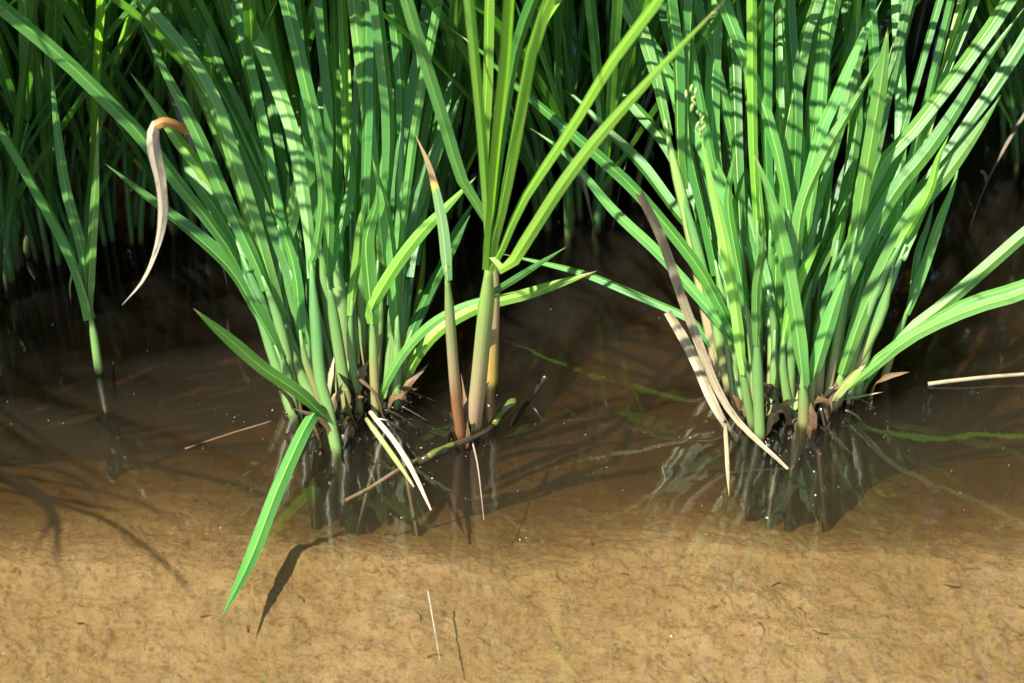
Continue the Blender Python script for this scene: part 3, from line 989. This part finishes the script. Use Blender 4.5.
gx = axis2([(-.44, -.32, .0022), (-.32, .32, .0012), (.32, .46, .0022)], 60.0)
gy = axis2([(-.30, -.235, .0022), (-.235, .0, .0012), (.0, .6, .0026)], 60.0)
X, Y = np.meshgrid(gx, gy)
wx = X + vnoise(X, Y, 30, 1) * .02
wy = Y + vnoise(X, Y, 30, 2) * .02
slope = np.clip((Y + .085 + .035 * vnoise(X, Y, 9, 13)) / .20, 0, 1)  # falls away to the back; deepened so dark water stands in for plant shade
slope = slope ** 1.25 * (1.8 - .8 * slope)
Z = -DEPTH - .080 * slope + .014 * vnoise(wx, wy, 3.6, 3) + .0035 * vnoise(wx, wy, 17, 4) + .0016 * vnoise(wx, wy, 55, 5)
near = np.clip(1 - (np.maximum(np.abs(X) - .5, 0) + np.maximum(np.abs(Y - .1) - .5, 0)) * 4, 0, 1)
cl = np.maximum(0, vnoise(wx, wy, 95, 6)) ** 1.2 * .0045 + vnoise(wx, wy, 180, 7) * .0015 + np.abs(vnoise(wx, wy, 300, 9)) * .0018 + vnoise(wx, wy, 520, 10) * .0007
Z = Z + cl * near
# a rough knoll of crumbly mud in the lit area
kn = np.exp(-(((X - .145) / .05) ** 2 + ((Y + .135) / .03) ** 2))
Z += kn * (.004 + .010 * np.maximum(0, vnoise(wx, wy, 70, 8)))
nx, ny = len(gx), len(gy)
co = np.stack([X, Y, Z], -1).reshape(-1, 3)
ii = (np.arange(ny - 1)[:, None] * nx + np.arange(nx - 1)[None, :]).reshape(-1)
quads = np.stack([ii, ii + 1, ii + nx + 1, ii + nx], -1)
me = bpy.data.meshes.new('mud_bottom')
me.vertices.add(len(co)); me.vertices.foreach_set('co', co.reshape(-1))
me.loops.add(quads.size); me.loops.foreach_set('vertex_index', quads.reshape(-1).astype(np.int32))
me.polygons.add(len(quads)); me.polygons.foreach_set('loop_start', np.arange(0, quads.size, 4, dtype=np.int32))
me.polygons.foreach_set('use_smooth', np.ones(len(quads), dtype=bool))
me.update(calc_edges=True); me.validate()
mud = bpy.data.objects.new('mud_bottom', me)
COL.objects.link(mud)
tag(mud, kind='structure')
k = NT('paddy_mud')
tc = k.n('ShaderNodeTexCoord').outputs['Object']
n1 = k.noise(tc, 9, 5); n2 = k.noise(tc, 60, 5, .65); n3 = k.noise(tc, 330, 4, .7); n4 = k.noise(tc, 25, 4)
c0 = k.ramp(k.noise(tc, 13, 6, .62), [(.32, (.262, .192, .102)), (.5, (.312, .236, .136)), (.72, (.36, .285, .18))])
c0 = k.mix(k.mapr(n2, .45, .7, 0, .5), c0, (.20, .115, .045))
c0 = k.mix(k.math('MULTIPLY', k.mapr(n3, .50, .64, 0, .65), k.mapr(n2, .38, .58, .15, 1)), c0, (.10, .068, .034))
vo = k.n('ShaderNodeTexVoronoi', feature='F1'); vo.inputs['Scale'].default_value = 130
wv_ = k.n('ShaderNodeVectorMath', operation='ADD')
k.t.links.new(tc, wv_.inputs[0])
nz_ = k.n('ShaderNodeTexNoise'); k.t.links.new(tc, nz_.inputs['Vector']); nz_.inputs['Scale'].default_value = 90
sc3 = k.n('ShaderNodeVectorMath', operation='SCALE'); k.t.links.new(nz_.outputs['Color'], sc3.inputs[0]); sc3.inputs['Scale'].default_value = .012
k.t.links.new(sc3.outputs[0], wv_.inputs[1]); k.t.links.new(wv_.outputs[0], vo.inputs['Vector'])
c0 = k.mix(k.mapr(vo.outputs['Distance'], .14, .34, .55, 0), c0, (.13, .085, .04))
c0 = k.mix(k.mapr(n3, .30, .40, .5, 0), c0, (.40, .29, .155))
c0 = k.mix(k.mapr(n4, .56, .72, 0, .45), c0, (.13, .11, .062))
bp = k.n('ShaderNodeBump'); bp.inputs['Strength'].default_value = .9; bp.inputs['Distance'].default_value = .0022
k.t.links.new(k.math('ADD', n3, k.math('MULTIPLY', n2, .8)), bp.inputs['Height'])
p = k.n('ShaderNodeBsdfPrincipled'); k.set(p, Base_Color=c0, Roughness=.9, Normal=bp.outputs[0])
p.inputs['Specular IOR Level'].default_value = .1
k.surf(p.outputs[0])
me.materials.append(k.m)

# crumbs of mud and small stones on the bottom
pr = random.Random(7)
bv, bf = [], []
for i in range(900):
    if i < 260: x, y = pr.gauss(.145, .045), pr.gauss(-.135, .022)
    else: x, y = pr.uniform(-.4, .4), pr.uniform(-.26, .1)
    s = pr.uniform(.0006, .0017) if pr.random() < .95 else pr.uniform(.0018, .0028)
    ix = int(np.searchsorted(gx, x)); iy = int(np.searchsorted(gy, y))
    z = Z[iy, ix]
    o0 = len(bv)
    rot = pr.uniform(0, 6.28); el = pr.uniform(.6, 1.5)
    for r in range(4):
        th = math.pi * (.06 + .88 * r / 3)
        for j in range(7):
            a_ = rot + j * 2 * math.pi / 7
            q = s * pr.uniform(.6, 1.3)
            lx, ly = math.cos(a_) * math.sin(th) * q * el, math.sin(a_) * math.sin(th) * q
            bv.append((x + lx, y + ly, z + math.cos(th) * q * .45 - s * .05))
    bf.append(tuple(o0 + j for j in range(7)))
    for r in range(3):
        for j in range(7):
            bf.append((o0 + r * 7 + j, o0 + r * 7 + 7 + j, o0 + r * 7 + 7 + (j + 1) % 7, o0 + r * 7 + (j + 1) % 7))
k = NT('mud_crumb')
rn_ = k.noise(k.n('ShaderNodeTexCoord').outputs['Object'], 160, 2)
cc = k.ramp(rn_, [(.3, (.10, .07, .035)), (.45, (.22, .14, .06)), (.6, (.27, .18, .085)), (.75, (.36, .28, .15))])
p = k.n('ShaderNodeBsdfPrincipled'); k.set(p, Base_Color=cc, Roughness=.85); k.surf(p.outputs[0])
tag(mesh_obj('mud_crumbs', bv, bf, None, None, k.m, smooth=False), 'crumbs of mud scattered over the paddy bottom', 'mud crumbs', kind='stuff')

# threads of rotted straw on the bottom
tv, tf_, tu, ta = [], [], [], []
for i in range(60):
    x, y = pr.uniform(-.38, .38), pr.uniform(-.25, .06)
    a_ = pr.uniform(0, 6.28); l = pr.uniform(.004, .014)
    z = Z[int(np.searchsorted(gy, y)), int(np.searchsorted(gx, x))] + .0012
    p0 = Vector((x, y, z)); d_ = Vector((math.cos(a_), math.sin(a_), 0)); n_ = Vector((-d_.y, d_.x, 0))
    v, f, u_, al = tube_geo([p0, p0 + d_ * l * .5 + n_ * pr.uniform(-.2, .2) * l + Vector((0, 0, .001)), p0 + d_ * l], pr.uniform(.0002, .0006), .0002, n=5, seg=5)
    o0 = len(tv); tv += v; tu += u_; ta += al; tf_ += [tuple(q_ + o0 for q_ in t) for t in f]
tag(mesh_obj('straw_litter', tv, tf_, tu, ta, M['brown_dry']), 'short brown threads of rotted straw on the paddy bottom', 'straw litter', kind='stuff')

# ------------------------------------------------------------------ water
wm = bpy.data.meshes.new('water')
e = 59.0
wm.from_pydata([(-e, -e, 0), (e, -e, 0), (e, e, 0), (-e, e, 0), (-e, -e, -.4), (e, -e, -.4), (e, e, -.4), (-e, e, -.4)], [],
               [(0, 1, 2, 3), (7, 6, 5, 4), (0, 4, 5, 1), (1, 5, 6, 2), (2, 6, 7, 3), (3, 7, 4, 0)])
water = bpy.data.objects.new('water', wm); COL.objects.link(water); tag(water, kind='structure')
k = NT('paddy_water')
tc = k.n('ShaderNodeTexCoord').outputs['Object']
r1 = k.noise(scale_vec(k, tc, 1, 1.0, 1), 16, 2, .5)
r2 = k.noise(scale_vec(k, tc, 1.6, 1, 1), 60, 2, .5)
bp = k.n('ShaderNodeBump'); bp.inputs['Strength'].default_value = .30; bp.inputs['Distance'].default_value = .0024
k.t.links.new(k.math('ADD', r1, k.math('MULTIPLY', r2, .12)), bp.inputs['Height'])
tr = k.n('ShaderNodeBsdfTransparent'); tr.inputs[0].default_value = (1, 1, 1, 1)
va = k.n('ShaderNodeVolumeAbsorption'); va.inputs['Color'].default_value = (.40, .28, 0, 1); va.inputs['Density'].default_value = 16.5
vsn = k.n('ShaderNodeVolumeScatter'); vsn.inputs['Color'].default_value = (.88, .82, .66, 1); vsn.inputs['Density'].default_value = 2.3
vsn.inputs['Anisotropy'].default_value = .4
vadd = k.n('ShaderNodeAddShader')
k.t.links.new(va.outputs[0], vadd.inputs[0]); k.t.links.new(vsn.outputs[0], vadd.inputs[1])
k.t.links.new(vadd.outputs[0], k.out.inputs['Volume'])
gl = k.n('ShaderNodeBsdfGlossy'); gl.inputs['Roughness'].default_value = .0
k.t.links.new(bp.outputs[0], gl.inputs['Normal'])
fr_ = k.n('ShaderNodeFresnel'); fr_.inputs['IOR'].default_value = 1.65
k.t.links.new(bp.outputs[0], fr_.inputs['Normal'])
mx = k.n('ShaderNodeMixShader')
k.t.links.new(fr_.outputs[0], mx.inputs[0]); k.t.links.new(tr.outputs[0], mx.inputs[1]); k.t.links.new(gl.outputs[0], mx.inputs[2])
k.surf(mx.outputs[0])
wm.materials.append(k.m)

# dust, pollen and tiny bubbles on the water film
dv, dfc = [], []
dr = random.Random(3)
for i in range(300):
    q = at_z(dr.uniform(-20, 1044), 683 - 480 * dr.random() ** 1.0, 0)
    if dr.random() < .35:
        b = at_z(dr.choice((340, 480, 790)) + dr.gauss(0, 70), dr.gauss(440, 22), 0); q = b
    s = (dr.uniform(.00012, .0004) if dr.random() < .93 else dr.uniform(.0005, .0011))
    o0 = len(dv); an = dr.uniform(0, 6)
    el = dr.uniform(.4, 1)
    for zz in (.0006, .0002):
        for j in range(6):
            t_ = j * math.pi / 3
            u_, v_ = math.cos(t_) * s, math.sin(t_) * s * el
            sc_ = .7 if zz > .0004 else 1
            dv.append((q.x + (u_ * math.cos(an) - v_ * math.sin(an)) * sc_, q.y + (u_ * math.sin(an) + v_ * math.cos(an)) * sc_, zz))
    dfc.append(tuple(o0 + j for j in range(6)))
    for j in range(6):
        dfc.append((o0 + j, o0 + 6 + j, o0 + 6 + (j + 1) % 6, o0 + (j + 1) % 6))
k = NT('water_dust')
p = k.n('ShaderNodeBsdfPrincipled'); k.set(p, Base_Color=(.22, .20, .15), Roughness=.6); k.surf(p.outputs[0])
tag(mesh_obj('water_dust', dv, dfc, None, None, k.m, smooth=False), 'pale dust specks drifting on the water', 'dust', kind='stuff')

# ------------------------------------------------------------------ light
w = bpy.data.worlds.new("World"); SC.world = w; w.use_nodes = True
nt = w.node_tree; bg = nt.nodes['Background']
sky = nt.nodes.new('ShaderNodeTexSky'); sky.sky_type = 'NISHITA'; sky.sun_disc = False
sky.sun_elevation = SUN_EL; sky.sun_rotation = SUN_AZ
nt.links.new(sky.outputs[0], bg.inputs[0]); bg.inputs[1].default_value = .085
ld = bpy.data.lights.new('sun', 'SUN'); ld.energy = 5.0; ld.angle = R(.5); ld.color = (1, .95, .86)
lo = bpy.data.objects.new('sun', ld); COL.objects.link(lo)
sd = Vector((math.sin(SUN_AZ) * math.cos(SUN_EL), math.cos(SUN_AZ) * math.cos(SUN_EL), math.sin(SUN_EL)))
lo.rotation_euler = (-sd).to_track_quat('-Z', 'Y').to_euler()
lo.location = sd * 5

vs = SC.view_settings
SC.display_settings.display_device = 'sRGB'
vs.view_transform = 'Standard'; vs.look = 'None'; vs.exposure = 1.98; vs.gamma = 1; vs.use_curve_mapping = False
SC.render.engine = 'CYCLES'
cy = SC.cycles
cy.max_bounces = 10; cy.volume_bounces = 1; cy.diffuse_bounces = 4; cy.glossy_bounces = 3; cy.transmission_bounces = 4; cy.transparent_max_bounces = 12
cy.use_denoising = True
cy.caustics_reflective = False; cy.caustics_refractive = False
